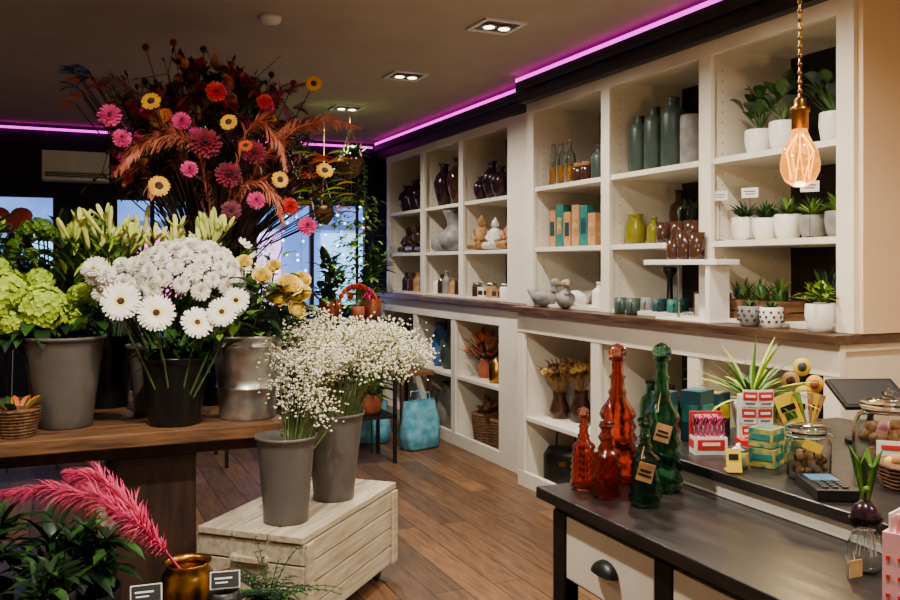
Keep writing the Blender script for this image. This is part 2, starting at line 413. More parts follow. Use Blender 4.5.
o = bucket('bucket_of_green_hydrangeas', .02,3.86,.8,.10,.148,.365,M_pgrey)
heads = [(-.08,.0,.475,.095),(-.23,.05,.53,.10),(-.19,.02,.42,.065),(.03,.04,.42,.05),(-.33,.2,.46,.085),(-.27,.2,.63,.06),(-.10,.2,.58,.055),(.06,.2,.52,.05)]
for x,y,z,r in heads:
    o.tube([(x*.2,y*.15,.05),(x*.5,y*.5,.32),(x,y,z-.03)],.005,M_stem)
    o.hydr((x,y,z),r,M_lime,160,.2)
for i in range(100):
    a = R.uniform(0,2*pi); p = V((R.uniform(-.3,.12),R.uniform(-.06,.3),R.uniform(.34,.5)))
    o.leaf(p,(math.cos(a),math.sin(a)-.4,R.uniform(-.4,.3)),R.uniform(.08,.15),.06,M_green if i%2 else M_dgreen,1.4)
o.done()
o = bucket('bucket_of_viburnum', -.02,4.42,.8,.10,.14,.34,M_pgrey)
for i in range(48):
    x,y,z = R.uniform(-.34,.32),R.uniform(-.22,.15),R.uniform(.56,.84)
    o.tube([(x*.2,y*.2,.1),(x*.6,y*.6,.4),(x,y,z)],.004,M_stem,5)
    o.hydr((x,y,z),R.uniform(.028,.05),M_lgreen if i%3 else M_lime,40,.36)
foliage(o,(0,0,.58),170,.13,.045,[M_green,M_lgreen,M_dgreen],.25)
o.done()
o = bucket('bucket_of_greenery', -.55,4.1,.8,.10,.14,.34,M_pgrey)
foliage(o,(0,0,.6),160,.22,.06,[M_green,M_dgreen,M_lgreen],.25)
for i in range(20):
    d = rdir(.3); o.tube([(0,0,.1),tuple(V((0,0,.3))+d*.25)],.004,M_stem,5)
o.done()
o = bucket('bucket_of_gerberas', .43,3.74,.8,.10,.133,.28,M_pblk)
for x,y,z,r in [(.212,3.56,1.312,.078),(.335,3.50,1.268,.074),(.485,3.49,1.228,.066),(.575,3.47,1.268,.062),(.63,3.47,1.312,.054)]:
    p = V((x-.43,y-3.74,z-.8)); n = to_cam((x,y,z),.25)+V((R.uniform(-.25,.25),0,R.uniform(-.1,.2)))
    o.tube([(p.x*.15,p.y*.15,.04),(p.x*.6,p.y*.7,.26),(p.x,p.y+.05,p.z-.06),tuple(p-n*.005)],.004,M_stem)
    o.daisy(p,n,r,M_petalw,M_geye,30,.2,2,.19)
    o.daisy(p+n*.004,n,r*.36,M_petaly,M_geye,20,.5,1,.3)
for i in range(50):
    a = R.uniform(0,2*pi); o.leaf((R.uniform(-.1,.1),R.uniform(-.1,.1),.26),(math.cos(a)*.6,math.sin(a)*.6,R.uniform(.3,1)),R.uniform(.1,.2),.012,M_stem if i%2 else M_green,.5)
for i in range(30):
    a = R.uniform(0,2*pi); o.leaf((R.uniform(-.1,.1),R.uniform(-.1,.05),.3),(math.cos(a),math.sin(a),R.uniform(-.1,.5)),R.uniform(.09,.14),.04,M_dgreen,1.)
o.done()
o = bucket('bucket_of_chrysanthemums', .40,4.06,.8,.10,.135,.30,M_pgrey)
cx,cy,cz = .09,-.26,.575
for i in range(58):
    z = 1-1.2*(i+.5)/58; a = i*2.39996; q = math.sqrt(max(0,1-z*z)); N = V((q*math.cos(a),q*math.sin(a),z))
    p = V((cx+N.x*.215,cy+N.y*.16,cz+N.z*.165)); o.tube([(p.x*.2,p.y*.2,.1),(p.x*.6,p.y*.6,.35),tuple(p)],.003,M_stem,4)
    o.mum(p, N+V((-.1,-.4,.2)), R.uniform(.036,.046), M_petalw, M_eye)
for i in range(16):
    x,y,z = R.uniform(-.30,-.12),R.uniform(-.3,-.15),R.uniform(.53,.66)
    o.tube([(0,0,.2),(x,y,z)],.003,M_stem,4); o.mum((x,y,z),(-.2,-.8,.6),R.uniform(.036,.044),M_petalw,M_eye)
for i in range(60):
    a = R.uniform(0,2*pi); o.leaf((cx+R.uniform(-.2,.2),cy+R.uniform(-.05,.15),R.uniform(.33,.5)),(math.cos(a),math.sin(a),R.uniform(-.2,.5)),.12,.05,M_green,1.)
o.done()
o = bucket('bucket_of_roses', .735,3.78,.8,.115,.150,.355,M_galv,bands=(3,7))
for s_ in (-1,1):
    o.tube([(s_*.15,-.02,.29),(s_*.172,-.02,.25),(s_*.165,-.02,.2)],.006,M_galv)
rs = [(.13,-.2,.56,.048),(.18,-.16,.525,.046),(.09,-.17,.51,.042),(.2,-.12,.58,.038),(.04,-.1,.60,.036),(-.02,-.02,.66,.03),(.1,-.05,.64,.03),(.16,-.2,.46,.036)]
for x,y,z,r in rs:
    o.tube([(x*.2,y*.2,.05),(x*.6,y*.6,.36),(x,y,z-.03)],.004,M_stem); o.rose((x,y,z),V((.0,-.65,.6))+V((R.uniform(-.3,.3),0,0)),r,M_petaly)
for i in range(130):
    a = R.uniform(0,2*pi); o.leaf((R.uniform(-.12,.2),R.uniform(-.2,.1),R.uniform(.34,.6)),(math.cos(a),math.sin(a)-.3,R.uniform(-.2,.7)),R.uniform(.07,.14),.05,(M_green,M_dgreen,M_lgreen)[i%3],1.)
o.done()
o = bucket('bucket_of_lilies', .20,4.33,.8,.09,.12,.33,M_pblk)
for i in range(17):   # lily stems: each carries a fan of slender buds and narrow leaves
    x = -.19+.70*(i+.5)/17+R.uniform(-.02,.02); y,z = R.uniform(-.3,-.08),R.uniform(.66,.76)
    top = V((x,y,z)); o.tube([(x*.1,y*.1,.1),(x*.5,y*.5,.45),tuple(top)],.004,M_stem,5)
    for j in range(3):
        d = V((R.uniform(-.75,.75),R.uniform(-.5,.2),1)).normalized(); st = top+d*R.uniform(.02,.05)
        o.tube([tuple(top),tuple(st)],.0025,M_lgreen,4)
        q = Matrix.Translation(st)@d.to_track_quat('Z','Y').to_matrix().to_4x4(); L = R.uniform(.09,.15)
        o.lathe([(.003,0),(.007,L*.15),(.0095,L*.5),(.0115,L*.78),(.007,L*.94),(0,L)],M_bud,9,M=q,bumps=(3,.18))
    for j in range(7):
        a = R.uniform(0,2*pi); o.leaf(top-V((0,0,.01+.03*j)),(math.cos(a)*.8,math.sin(a)*.8,.9),R.uniform(.09,.15),.02,(M_lgreen,M_lime,M_green)[j%3],.5)
for i in range(7):
    x,y,z = -.12+i*.10,R.uniform(-.32,-.2),R.uniform(.74,.86)
    o.tube([(x*.4,y*.5,.45),(x,y,z)],.003,M_stem,4); o.petals((x,y,z),(R.uniform(-.4,.4),-.5,.9),.085,6,M_bud,.26,.05,.95,0,a0=i); o.petals((x,y,z),(0,-.5,.9),.03,5,M_oran,.1,.05,1.2,0)
o.done()
o = bucket('bucket_of_freesias', .68,4.22,.8,.09,.12,.33,M_pblk)
for i in range(44):
    x,y,z = R.uniform(-.15,.3),R.uniform(-.3,0),R.uniform(.5,.76)
    o.tube([(x*.2,y*.2,.1),(x*.6,y*.6,.4),(x,y,z)],.003,M_stem,4)
    if i%2: o.petals((x,y,z),(R.uniform(-.4,.4),-.7,.6),.03,6,M_petalw,.5,.05,.6,0)
    a = R.uniform(0,2*pi); o.leaf((x,y,z-.05),(math.cos(a),math.sin(a),.6),.12,.03,M_lgreen if i%3 else M_green,.8)
o.done()

# big dried bouquet
o = B('dried_flower_bouquet',(.70,4.54,.8))
o.lathe(hollow([(.09,0),(.13,.1),(.14,.25),(.09,.38),(.07,.45),(.085,.5)],.008),M_aub,24)
c0 = V((0,0,.5))
def stem_to(p, r=.003, m=None):
    p = V(p); mid = c0.lerp(p,.5)+V((0,0,.06)); o.tube([(p.x*.05,p.y*.05,.2),tuple(c0+V((p.x*.08,p.y*.08,0))),tuple(mid),tuple(p)],r,m or M_bran,4)
def bp(lo=.45):
    a = R.uniform(0,2*pi); e = R.uniform(-.35,1.45); rr = R.uniform(lo,1.)
    return V((math.cos(a)*math.cos(e)*.56*rr, math.sin(a)*math.cos(e)*.36*rr, 1.17+math.sin(e)*.48*rr))
for i in range(110):
    p = bp(); stem_to(p,.0035)
    for j in range(4):
        d = V((R.gauss(0,1),R.gauss(0,1),R.gauss(0,1)+.6)).normalized(); q = p+d*R.uniform(.06,.15); o.tube([tuple(p),tuple(q)],.0018,M_bran,4)
        o.leaf(q,d,.05,.02,(M_burg,M_bran,M_dgreen)[j%3],.5)
FC = V((0,0,1.15))
for i in range(360):
    p = bp(.3); m = (M_burg,M_mauve,M_bran,M_dgreen,M_dgreen,M_tan,M_burg,M_mauve,M_green,M_bran,M_pamp)[i%11]; d = (p-FC).normalized()
    for j in range(5): o.leaf(p,d+V((R.gauss(0,.7),R.gauss(0,.7),R.gauss(0,.7))),R.uniform(.05,.11),.04,m,.6)
for i in range(100):
    p = bp(.75); m = (M_burg,M_pinkf,M_mauve,M_burg,M_red,M_yel,M_burg,M_mauve,M_oran,M_pinkf)[i%10]; d = (p-FC).normalized()+V((0,-.4,0))
    stem_to(p)
    if i%3==0: o.mum(p,d,R.uniform(.032,.05),m,M_geye)
    elif i%3==1: o.mum(p,d,R.uniform(.02,.03),m,M_geye)
    else: o.rose(p,d,R.uniform(.025,.038),m)
PL = [
 ([(.05,-.1,.8),(.18,-.34,1.16),(.34,-.42,1.31),(.48,-.42,1.36),(.64,-.42,1.33)],.10,460),
 ([(.02,-.1,.8),(.10,-.4,1.28),(.16,-.44,1.32),(.24,-.46,1.24),(.27,-.46,1.10)],.09,340),
 ([(0,-.1,.8),(-.12,-.38,1.2),(-.24,-.44,1.24),(-.38,-.44,1.18),(-.48,-.44,1.05)],.11,460),
 ([(0,-.1,.8),(.08,-.4,1.02),(.16,-.46,1.04),(.23,-.46,.96),(.26,-.46,.84)],.08,320),
 ([(0,-.1,.8),(-.2,-.3,1.2),(-.34,-.36,1.40),(-.48,-.36,1.48),(-.58,-.34,1.44)],.09,340),
 ([(0,-.1,.8),(.2,-.2,1.3),(.3,-.25,1.50),(.42,-.25,1.56)],.08,240)]
for k,(pts,hl,n) in enumerate(PL): o.plume(pts,hl,n,(M_pamp,M_pamp,M_pamp,M_pamp,M_mauve,M_burg)[k],.006,1.1)
for x,y,z,m,r in ((0,-.5,1.30,M_yel,.042),(.24,-.48,1.05,M_yel,.042),(.45,-.3,1.55,M_yel,.042),(-.3,-.48,1.0,M_yel,.05),(-.33,-.44,1.38,M_yel,.045),(.50,-.32,1.12,M_yel,.045),(.08,-.48,1.2,M_oran,.035)):
    stem_to((x,y,z)); o.daisy((x,y,z),(-.2+R.uniform(-.3,.3),-.9,.2+R.uniform(-.1,.4)),r,m,M_geye,20,.42,2,.3)
for x,y,z,m,r in ((-.50,-.4,1.31,M_pinkf,.055),(-.45,-.42,1.21,M_pinkf,.045),(.40,-.36,.84,M_pinkf,.05),(.30,-.42,.93,M_red,.045),(-.10,-.48,1.2,M_burg,.075),(.12,-.47,1.17,M_burg,.06),(-.2,-.44,1.30,M_pinkf,.045),(.0,-.49,1.06,M_burg,.065),(-.17,-.48,1.08,M_pinkf,.04),(.13,-.47,.95,M_pinkf,.045),(-.05,-.46,1.44,M_red,.05),(.18,-.42,1.42,M_red,.04),(.02,-.45,.90,M_mauve,.05)):
    stem_to((x,y,z)); o.mum((x,y,z),(-.1,-.9,.3),r,m,M_geye)
for i in range(16):
    p = V((R.uniform(-.64,-.42),R.uniform(-.2,0),R.uniform(1.38,1.58))); stem_to(p)
    for j in range(4): o.leaf(p,(-1,R.uniform(-.4,.4),R.uniform(-.5,.8)),.09,.03,M_blue if i%2 else M_oran,.4)
for i in range(34):
    x = R.uniform(.33,.58); p = V((x,-.28,R.uniform(.88,1.22))); stem_to(p); o.leaf(p,(1,-.2,.4),.11,.045,(M_oran,M_lgreen,M_lime,M_yel)[i%4],.6)
for i in range(20):
    a = R.uniform(-1,1); p = V((a*.42,R.uniform(-.2,.2),R.uniform(1.5,1.72))); stem_to(p,.002); o.ball(p,.018,M_burg if i%3 else M_dgreen,6,5)
o.done()

# ------------------------------------------------------------------ white rolling crate
ang = math.atan2(.67,.635)
fx,fy = .83,3.20
o = B('rolling_crate',(fx,fy,0),ang)
Lx,Ly = .87,.46
for k in range(4):
    z0 = .075+k*.083
    for y in (.01,Ly-.01): o.box((Lx/2,y,z0+.04),(Lx,.02,.077),M_cratew)
    for x in (.01,Lx-.01): o.box((x,Ly/2,z0+.04),(.02,Ly-.04,.077),M_cratew)
o.box((Lx/2,Ly/2,.085),(Lx-.03,Ly-.03,.02),M_cratew)
for k in range(3): o.box((Lx/2,Ly/2-.155+k*.155,.422),(Lx+.02,.15,.026),M_cratew)
for x in (.03,Lx-.03):
    for y in (-.008,Ly+.008): o.box((x,y,.24),(.05,.014,.33),M_cratew)
o.box((-.012,Ly/2,.33),(.02,.16,.022),M_cratew)
for s_ in (-.07,.07): o.box((-.006,Ly/2+s_,.33),(.02,.02,.03),M_cratew)
for x in (.08,Lx-.08):
    for y in (.06,Ly-.06):
        o.lathe([(.0005,-.012),(.03,-.012),(.035,-.006),(.035,.006),(.03,.012),(.0005,.012)],M_blk,16,M=Matrix.Translation((x,y,.035))@Matrix.Rotation(pi/2,4,'X'))
        o.box((x,y,.068),(.03,.04,.014),M_steel)
o.done(.003)
ZT=.436
o = bucket('pot_of_gypsophila', 1.09,3.69,ZT,.085,.128,.375,M_pgrey)
cen = V((.06,-.02,.60))
for i in range(120):
    d = rdir(-.25); p = cen+V((d.x*.29,d.y*.22,d.z*.18))*R.uniform(.5,1)
    o.tube([(p.x*.15,p.y*.15,.2),(p.x*.45,p.y*.45,.42),tuple(p)],.0014,M_gypst,4)
for i in range(105):
    d = rdir(-.45); c_ = cen+V((d.x*.37,d.y*.24,d.z*.20))*R.uniform(.45,1)
    for j in range(64):
        p = c_+V((R.gauss(0,.036),R.gauss(0,.036),R.gauss(0,.028)))
        if p.z<.40 and math.hypot(p.x,p.y)<.13: continue
        o.octa(p,R.uniform(.0038,.0080),M_gyp)
        if j%6==0: o.tube([tuple(p),tuple(c_+V((0,0,-.06)))],.0009,M_gypst,3,cap=False)
o.done()
o = bucket('pot_of_gypsophila', .82,3.44,ZT,.085,.115,.34,M_pgrey)
for i in range(22):
    c_ = V((R.uniform(-.02,.18),R.uniform(-.1,.12),R.uniform(.42,.62)))
    for j in range(40):
        p = c_+V((R.gauss(0,.032),R.gauss(0,.032),R.gauss(0,.028))); o.octa(p,R.uniform(.004,.0075),M_gyp)
        if j%8==0: o.tube([(p.x*.2,p.y*.2,.2),tuple(p)],.0014,M_gypst,4)
for i in range(9): o.tube([(.02,.0,.2),(.06+R.uniform(-.05,.1),R.uniform(-.08,.08),R.uniform(.42,.52))],.004,M_stem)
o.done()
o = B('wicker_basket',(-.15,3.70,.8))
for k in range(9):
    r = .06+.003*k; o.lathe([(r,k*.012),(r+.006,k*.012+.006),(r,k*.012+.012)],M_wick,28,bumps=(14,.03))
o.lathe([(.055,.002),(.057,.01)],M_wick,20)
for i in range(14):
    a = R.uniform(0,2*pi); o.leaf((.04*math.cos(a),.04*math.sin(a),.09),(math.cos(a),math.sin(a),1.2),.09,.03,(M_green,M_oran)[i%3==0],.8)
o.done()

# ------------------------------------------------------------------ foreground left low group
o = B('low_plant_stand',(-.05,2.7,0)); o.box((0,0,.36),(1.1,.52,.04),M_legw)
for x in (-.5,.5):
    for y in (-.22,.22): o.box((x,y,.17),(.05,.05,.34),M_legw)
o.done(.004)
o = vase('brass_pot_with_pampas', .36,2.80,.381,[(.05,0),(.075,.02),(.085,.07),(.075,.12),(.06,.14),(.075,.155)],M_brass,28)
for pts in ([(0,0,.1),(-.06,-.03,.19),(-.14,-.04,.29),(-.26,.02,.37),(-.40,.08,.40),(-.55,.12,.385)],[(0,0,.1),(-.07,-.02,.2),(-.16,.05,.32),(-.25,.12,.40),(-.34,.16,.425)]):
    o.tube(pts[:3],.004,M_pampp); o.plume(pts[1:],.10,950,M_pampp,.0032,1.5)
o.tube([(.07,0,.1),(.13,-.02,.12),(.12,-.02,.05),(.08,0,.03)],.006,M_brass)
o.done()
for x,y,r in ((.44,2.62,.05),(.05,2.52,.055),(.22,2.6,.05)):
    o = B('black_pot_with_label',(x,y,.381)); o.lathe(hollow([(r*.7,0),(r,.03),(r*1.05,.08),(r*.9,.115)],.005),M_blk,20)
    d = to_cam((x,y,.5),.6); q = Matrix.Translation((0,-.02,.15))@d.to_track_quat('Z','Y').to_matrix().to_4x4()
    o.box((0,0,0),(.085,.05,.004),M_metalw,q); o.box((0,0,.003),(.078,.043,.003),M_blk,q); o.box((-.005,.004,.005),(.05,.005,.001),M_metalw,q); o.box((-.01,-.008,.005),(.035,.004,.001),M_metalw,q)
    o.tube([(0,-.01,.05),(0,-.02,.15)],.003,M_blk); o.done()
o = vase('potted_fern', .62,2.83,.0,[(.07,0),(.09,.15),(.10,.34)],M_pblk,24)
for i in range(60):
    d = rdir(.2); L = R.uniform(.14,.25); p = V((0,0,.34)); dd = d.copy()
    for k in range(9):
        q = p+dd*L/9; o.tube([tuple(p),tuple(q)],.0016,M_dgreen,3,cap=False); sd = dd.cross(V((0,0,1))).normalized()
        for s_ in (-1,1): o.leaf(q,sd*s_+dd*.4,.035*(1-k/11),.012,M_green if i%2 else M_dgreen,.3,2)
        p = q; dd = (dd+V((0,0,-.13))).normalized()
o.done()
for x,y in ((-.28,2.82),(-.02,2.86)):
    o = vase('potted_foliage_plant', x,y,.381,[(.05,0),(.07,.1)],M_pblk,20); foliage(o,(0,0,.12),70,.10,.03,[M_green,M_dgreen,M_dgreen],.05,.0,.8); o.done()
for x,y,h in ((-.28,3.30,.75),(-.7,3.3,.7),(.06,3.34,.62)):
    o = vase('potted_foliage_plant', x,y,0,[(.1,0),(.13,.15),(.14,h*.5)],M_pblk,20); foliage(o,(0,0,h*.68),150,.17,.04,[M_dgreen,M_dgreen,M_green],.12,-.2,.9); o.done()

# ------------------------------------------------------------------ counter
M_cw = mat('counter_drawer_white',(230,224,210),(218,211,196),.5,scale=6)
o = B('shop_counter')
o.bx(1.08,1.44,-1.2,1.90,.872,.90,M_counter)
o.bx(1.11,1.42,-1.15,1.86,.850,.872,M_blk)
posts = [1.83,1.43,1.03,.63,.2,-.3]
for y in posts:
    o.bx(1.105,1.145,y-.025,y+.03,0,.852,M_blk)
    o.bx(1.36,1.40,y-.025,y+.03,0,.85,M_blk)
for a,b in zip(posts[:-1],posts[1:]):
    o.bx(1.108,1.14,b+.033,a-.028,.70,.848,M_cw); o.bx(1.12,1.38,b+.035,a-.03,.69,.70,M_blk)
    yc = (a+b)/2; v=[]; f=[]
    for i in range(9):
        t = pi*i/8; st = max(0.,math.sin(t))
        for j in range(5):
            ph = pi/2*j/4
            v.append((1.1075-.026*math.sin(ph)*st**.5, yc+.045*math.cos(t), .765+.03*st*math.cos(ph)))
    for i in range(8):
        for j in range(4): f.append((i*5+j,i*5+j+1,(i+1)*5+j+1,(i+1)*5+j))
    o.add(v,f,M_blk)
    for s_ in (-.038,.038): o.ball((1.106,yc+s_,.762),.005,M_steel,8,6)
o.bx(1.12,1.40,-1.1,1.84,.40,.43,M_blk); o.bx(1.12,1.40,-1.1,1.84,.06,.09,M_blk)
o.bx(1.40,1.42,-1.1,1.86,0,.85,M_blk)
o.bx(1.445,2.25,-1.2,2.04,.0,.90,M_cw)
o.bx(1.43,2.26,-1.2,2.05,.90,.937,M_cw)
o.bx(1.42,2.28,-1.2,2.06,.937,.962,M_counter)
o.done(.003)
for i in range(5):
    o = vase('small_jar', 1.19,1.74-i*.13,.431,[(.03,0),(.035,.05),(.03,.09),(.02,.1),(.022,.115)],(M_teal,M_red,M_white,M_dteal,M_brng)[i],16); o.done()

def deco_bottle(x,y,h,r,m,tag=False):
    o = B('decorative_glass_bottle',(x,y,.901))
    base = [(r*.85,0),(r,.008)]
    nb = 6; bodyh = h*.50
    for k in range(nb):
        z = .01+bodyh*k/nb; s_ = 1-.03*k
        base += [(r*.88*s_,z+.002),(r*1.03*s_,z+bodyh/nb*.5)]
    base += [(r*.78,bodyh+.010),(r*.52,h*.58),(r*.40,h*.62),(r*.46,h*.65),(r*.34,h*.68),(r*.31,h*.74),(r*.42,h*.76),(r*.29,h*.78),(r*.26,h*.87),(r*.42,h*.88),(r*.42,h*.895),(r*.25,h*.905)]
    o.lathe(hollow(base,.004),m,40,bumps=(10,.05))
    o.lathe([(r*.2,h*.87),(r*.22,h*.91),(r*.46,h*.915),(r*.5,h*.94),(r*.4,h*.97),(r*.25,h*.985),(0,h)],m,20,bumps=(6,.06))
    if tag:
        o.tube([(-r*.3,-r*.3,h*.66),(-r*.9,-r*.9,h*.6),(-r*1.0,-r*1.02,h*.56)],.001,M_tan,4)
        q = Matrix.Translation((-r*.9,-r*1.25,h*.42))@Matrix.Rotation(-.7,4,'Z')@Matrix.Rotation(.25,4,'Y')
        o.box((0,0,0),(.036,.002,.042),M_tan,q); o.box((0,-.002,.004),(.024,.001,.004),M_blk,q); o.box((0,-.002,-.006),(.03,.001,.004),M_blk,q)
    o.done()
deco_bottle(1.285,1.845,.352,.050,M_redg)
deco_bottle(1.175,1.83,.20,.032,M_redg)
deco_bottle(1.185,1.745,.185,.036,M_redg)
deco_bottle(1.345,1.745,.36,.048,M_greg,True)
deco_bottle(1.225,1.65,.205,.036,M_greg,True)

ZR=.9625
def carton(name,x,y,z,w,d,h,m,m2=None,rz=.4):
    o = B(name,(x,y,z),rz); o.box((0,0,h/2),(w,d,h),m)
    if m2:
        o.box((0,-d/2-.0008,h*.55),(w*.8,.0015,h*.35),m2); o.box((-w/2-.0008,0,h*.55),(.0015,d*.8,h*.35),m2); o.box((0,0,h+.0008),(w*.7,d*.7,.0015),m2)
    return o.done(.0015)
carton('gift_box',1.52,1.96,ZR,.06,.05,.14,M_dteal,M_teal)
carton('gift_box',1.625,1.95,ZR,.08,.06,.14,M_dteal,M_teal)
carton('gift_box',1.73,2.0,ZR,.07,.06,.12,M_dteal,M_yellp)
carton('soap_box',1.575,1.635,ZR,.075,.06,.045,M_tpat,M_teal,.5)
carton('soap_box',1.575,1.635,ZR+.0475,.07,.06,.045,M_tpat,M_teal,.35)
carton('soap_box',1.67,1.625,ZR,.06,.06,.06,M_tpat,M_teal,.3)
carton('soap_box',1.67,1.625,ZR+.0625,.058,.055,.03,M_teal,M_tpat,.6)
o = B('scissors_display',(1.535,1.80,ZR),-.4); o.box((0,0,.022),(.085,.05,.044),M_white); o.box((0,-.026,.026),(.07,.002,.026),M_red); o.box((0,-.0275,.028),(.045,.001,.008),M_white)
o.box((-.0435,0,.026),(.002,.036,.02),M_red); o.box((0,.022,.07),(.085,.006,.07),M_red); o.box((0,.0185,.09),(.06,.002,.014),M_white)
for i in range(7):
    x = -.036+i*.012
    for s_ in (-1,1):
        o.tube([(x+.004*math.cos(t),.010*s_-.006+.008*math.sin(t),.085+.012*math.sin(t)*s_) for t in [2*pi*k/8 for k in range(9)]],.0025,M_pinkf if i%2 else M_burg,5)
        o.tube([(x,.01*s_-.006,.03),(x,.01*s_-.006,.076)],.003,M_steel if s_>0 else M_pinkf,5)
o.done()
o = B('card_display',(1.70,1.80,ZR),-.45); o.box((0,.02,.07),(.09,.02,.14),M_white)
for r_ in range(3):
    for c_ in range(2):
        yy = .004*(2-r_)-.004; xx = -.022+c_*.044+R.uniform(-.003,.003)
        q = Matrix.Translation((xx,yy,.04+r_*.046))@Matrix.Rotation(R.uniform(-.12,.12),4,'Y')
        o.box((0,0,0),(.04,.005,.044),M_white,q); o.box((0,-.003,.006),(.037,.002,.022),M_red,q); o.box((0,-.0045,.006),(.026,.001,.007),M_white,q)
        o.box((0,-.003,-.014),(.026,.002,.003),M_screen,q)
o.box((0,0,.012),(.1,.06,.024),M_red); o.done()
o = B('yellow_sale_tag',(1.44,1.60,ZR),-.5)
q = Matrix.Translation((0,0,.03))@Matrix.Rotation(-.3,4,'X'); o.box((0,0,0),(.035,.002,.055),M_yellp,q); o.box((0,-.0018,.008),(.022,.001,.014),M_blk,q); o.box((0,.014,.004),(.03,.03,.004),M_yellp)
o.done()
o = vase('candle_jar',1.49,1.64,ZR,[(.022,0),(.025,.01),(.025,.036),(.023,.042)],M_tpat,20); o.lathe([(.024,.042),(.024,.048),(.008,.051),(.008,.058),(0,.06)],M_steel,20); o.done()
o = B('glass_storage_jar',(1.56,1.49,ZR)); o.lathe(hollow([(.043,0),(.048,.008),(.048,.085),(.038,.1),(.038,.108)],.003),M_glass,28)
o.lathe([(.04,.108),(.046,.110),(.046,.118),(.03,.124),(0,.126)],M_glass,28)
for i in range(90):
    a = R.uniform(0,2*pi); q = R.uniform(0,.034); o.ball((q*math.cos(a),q*math.sin(a),R.uniform(.014,.062)),.009,(M_tan,M_brng,M_kraft)[i%3],6,4)
o.tube([(.05*math.cos(t),.05*math.sin(t),.1) for t in [2*pi*k/20 for k in range(21)]],.0018,M_steel,4)
q = Matrix.Translation((-.035,-.045,.085))@Matrix.Rotation(-.6,4,'Z')@Matrix.Rotation(.4,4,'Y'); o.box((0,0,0),(.04,.002,.02),M_yellp,q)
o.done()
o = B('glass_storage_jar',(1.83,1.50,ZR)); o.lathe(hollow([(.07,0),(.08,.01),(.082,.10),(.07,.125),(.06,.13),(.06,.14)],.004),M_glass,32)
o.lathe([(.064,.14),(.066,.145),(.066,.155),(.05,.162),(.012,.168),(.018,.18),(0,.19)],M_glass,28)
q = Matrix.Translation((-.061,-.061,.06))@Matrix.Rotation(-pi/4,4,'Z'); o.box((0,0,0),(.07,.004,.035),M_white,q); o.box((0,-.003,.003),(.05,.002,.010),M_red,q)
for i in range(60):
    a = R.uniform(0,2*pi); q = R.uniform(0,.06); o.ball((q*math.cos(a),q*math.sin(a),R.uniform(.018,.10)),.014,(M_kraft,M_tan,M_pinkp)[i%3],7,5)
o.done()
o = B('sweets_basket',(1.71,1.34,ZR))
for k in range(6): o.lathe([(.06+.003*k,k*.009),(.066+.003*k,k*.009+.0045),(.06+.003*k,k*.009+.009)],M_wick,24,bumps=(12,.03))
o.lathe([(.055,.001),(.058,.01)],M_wick,20)
for i in range(40):
    a = R.uniform(0,2*pi); q = R.uniform(0,.05); o.ball((q*math.cos(a),q*math.sin(a),.045+R.uniform(0,.02)),.012,(M_tan,M_yellp,M_lgreen,M_kraft)[i%4],6,4)
o.done()
o = B('seed_packet_basket',(1.87,1.82,ZR),-.5); o.lathe(hollow([(.05,0),(.06,.06)],.004),M_wick,20)
for i in range(6):
    q = Matrix.Translation((-.035+i*.014,-.03+.01*i,.085))@Matrix.Rotation(.15*(i-2.5),4,'Y'); o.box((0,0,0),(.055,.003,.1),(M_yellp,M_lgreen,M_white,M_kraft,M_yellp,M_tan)[i],q); o.box((0,-.0025,.012),(.04,.002,.016),(M_blk,M_red)[i%2],q); o.box((0,-.0025,-.01),(.03,.002,.02),(M_green,M_oran,M_green)[i%3],q)
o.done()
o = B('round_gift_tag_stand',(1.98,1.92,ZR),-.4); o.lathe([(.035,0),(.035,.006),(.004,.01)],M_blk,18); o.tube([(0,0,.006),(0,0,.2)],.003,M_blk,6)
for k,(dx,dz) in enumerate(((0,.19),(-.035,.15),(.035,.14),(0,.11))):
    q = Matrix.Translation((dx,-.006-.002*k,dz))@Matrix.Rotation(pi/2,4,'X'); o.lathe([(.0005,0),(.027,0),(.027,.002),(.0005,.002)],(M_yellp,M_tan,M_yel,M_yellp)[k],24,M=q); o.lathe([(.0005,.002),(.014,.002),(.014,.003),(.0005,.003)],(M_screen,M_brng,M_terra,M_screen)[k],16,M=q)
o.done()
o = B('payment_terminal',(1.50,1.385,ZR),-.5); o.box((0,0,.012),(.085,.15,.022),M_blk); o.box((0,.035,.0245),(.06,.055,.002),mat('lcd_blue',(90,130,160),None,.2))
for i in range(3):
    for j in range(4): o.box((-.02+i*.02,-.005-j*.016,.025),(.013,.010,.004),M_screen)
o.done(.003)
o = B('till_screen',(2.02,1.72,ZR),-.35)
o.lathe([(.06,0),(.06,.012),(.02,.016),(.014,.02)],M_blk,24); o.tube([(0,0,.01),(0,.015,.12)],.012,M_blk,10)
q = Matrix.Translation((0,0,.135))@Matrix.Rotation(-1.1,4,'X'); o.box((0,0,0),(.19,.012,.13),M_blk,q); o.box((0,-.0065,0),(.17,.002,.11),M_dark,q); o.done(.003)
o = B('hyacinth_in_glass',(1.32,1.13,.9015)); o.lathe(hollow([(.022,0),(.032,.012),(.036,.035),(.024,.065),(.02,.075),(.03,.095)],.002),M_glass,24)
o.lathe([(.0,.08),(.02,.085),(.026,.1),(.020,.116),(.008,.128)],M_aub,16)
for i in range(10):
    a = i*pi/5; o.leaf((.006*math.cos(a),.006*math.sin(a),.12),(math.cos(a)*.22,math.sin(a)*.22,1),R.uniform(.07,.11),.024,M_lgreen if i%2 else M_green,.1,5,.4)
for i in range(20): o.ball((R.uniform(-.01,.01),R.uniform(-.01,.01),.14+i*.0025),.006,M_lgreen,6,4)
for i in range(16):
    a = R.uniform(0,2*pi); o.tube([(.01*math.cos(a),.01*math.sin(a),.085),(.018*math.cos(a),.018*math.sin(a),.03)],.0008,M_white,3)
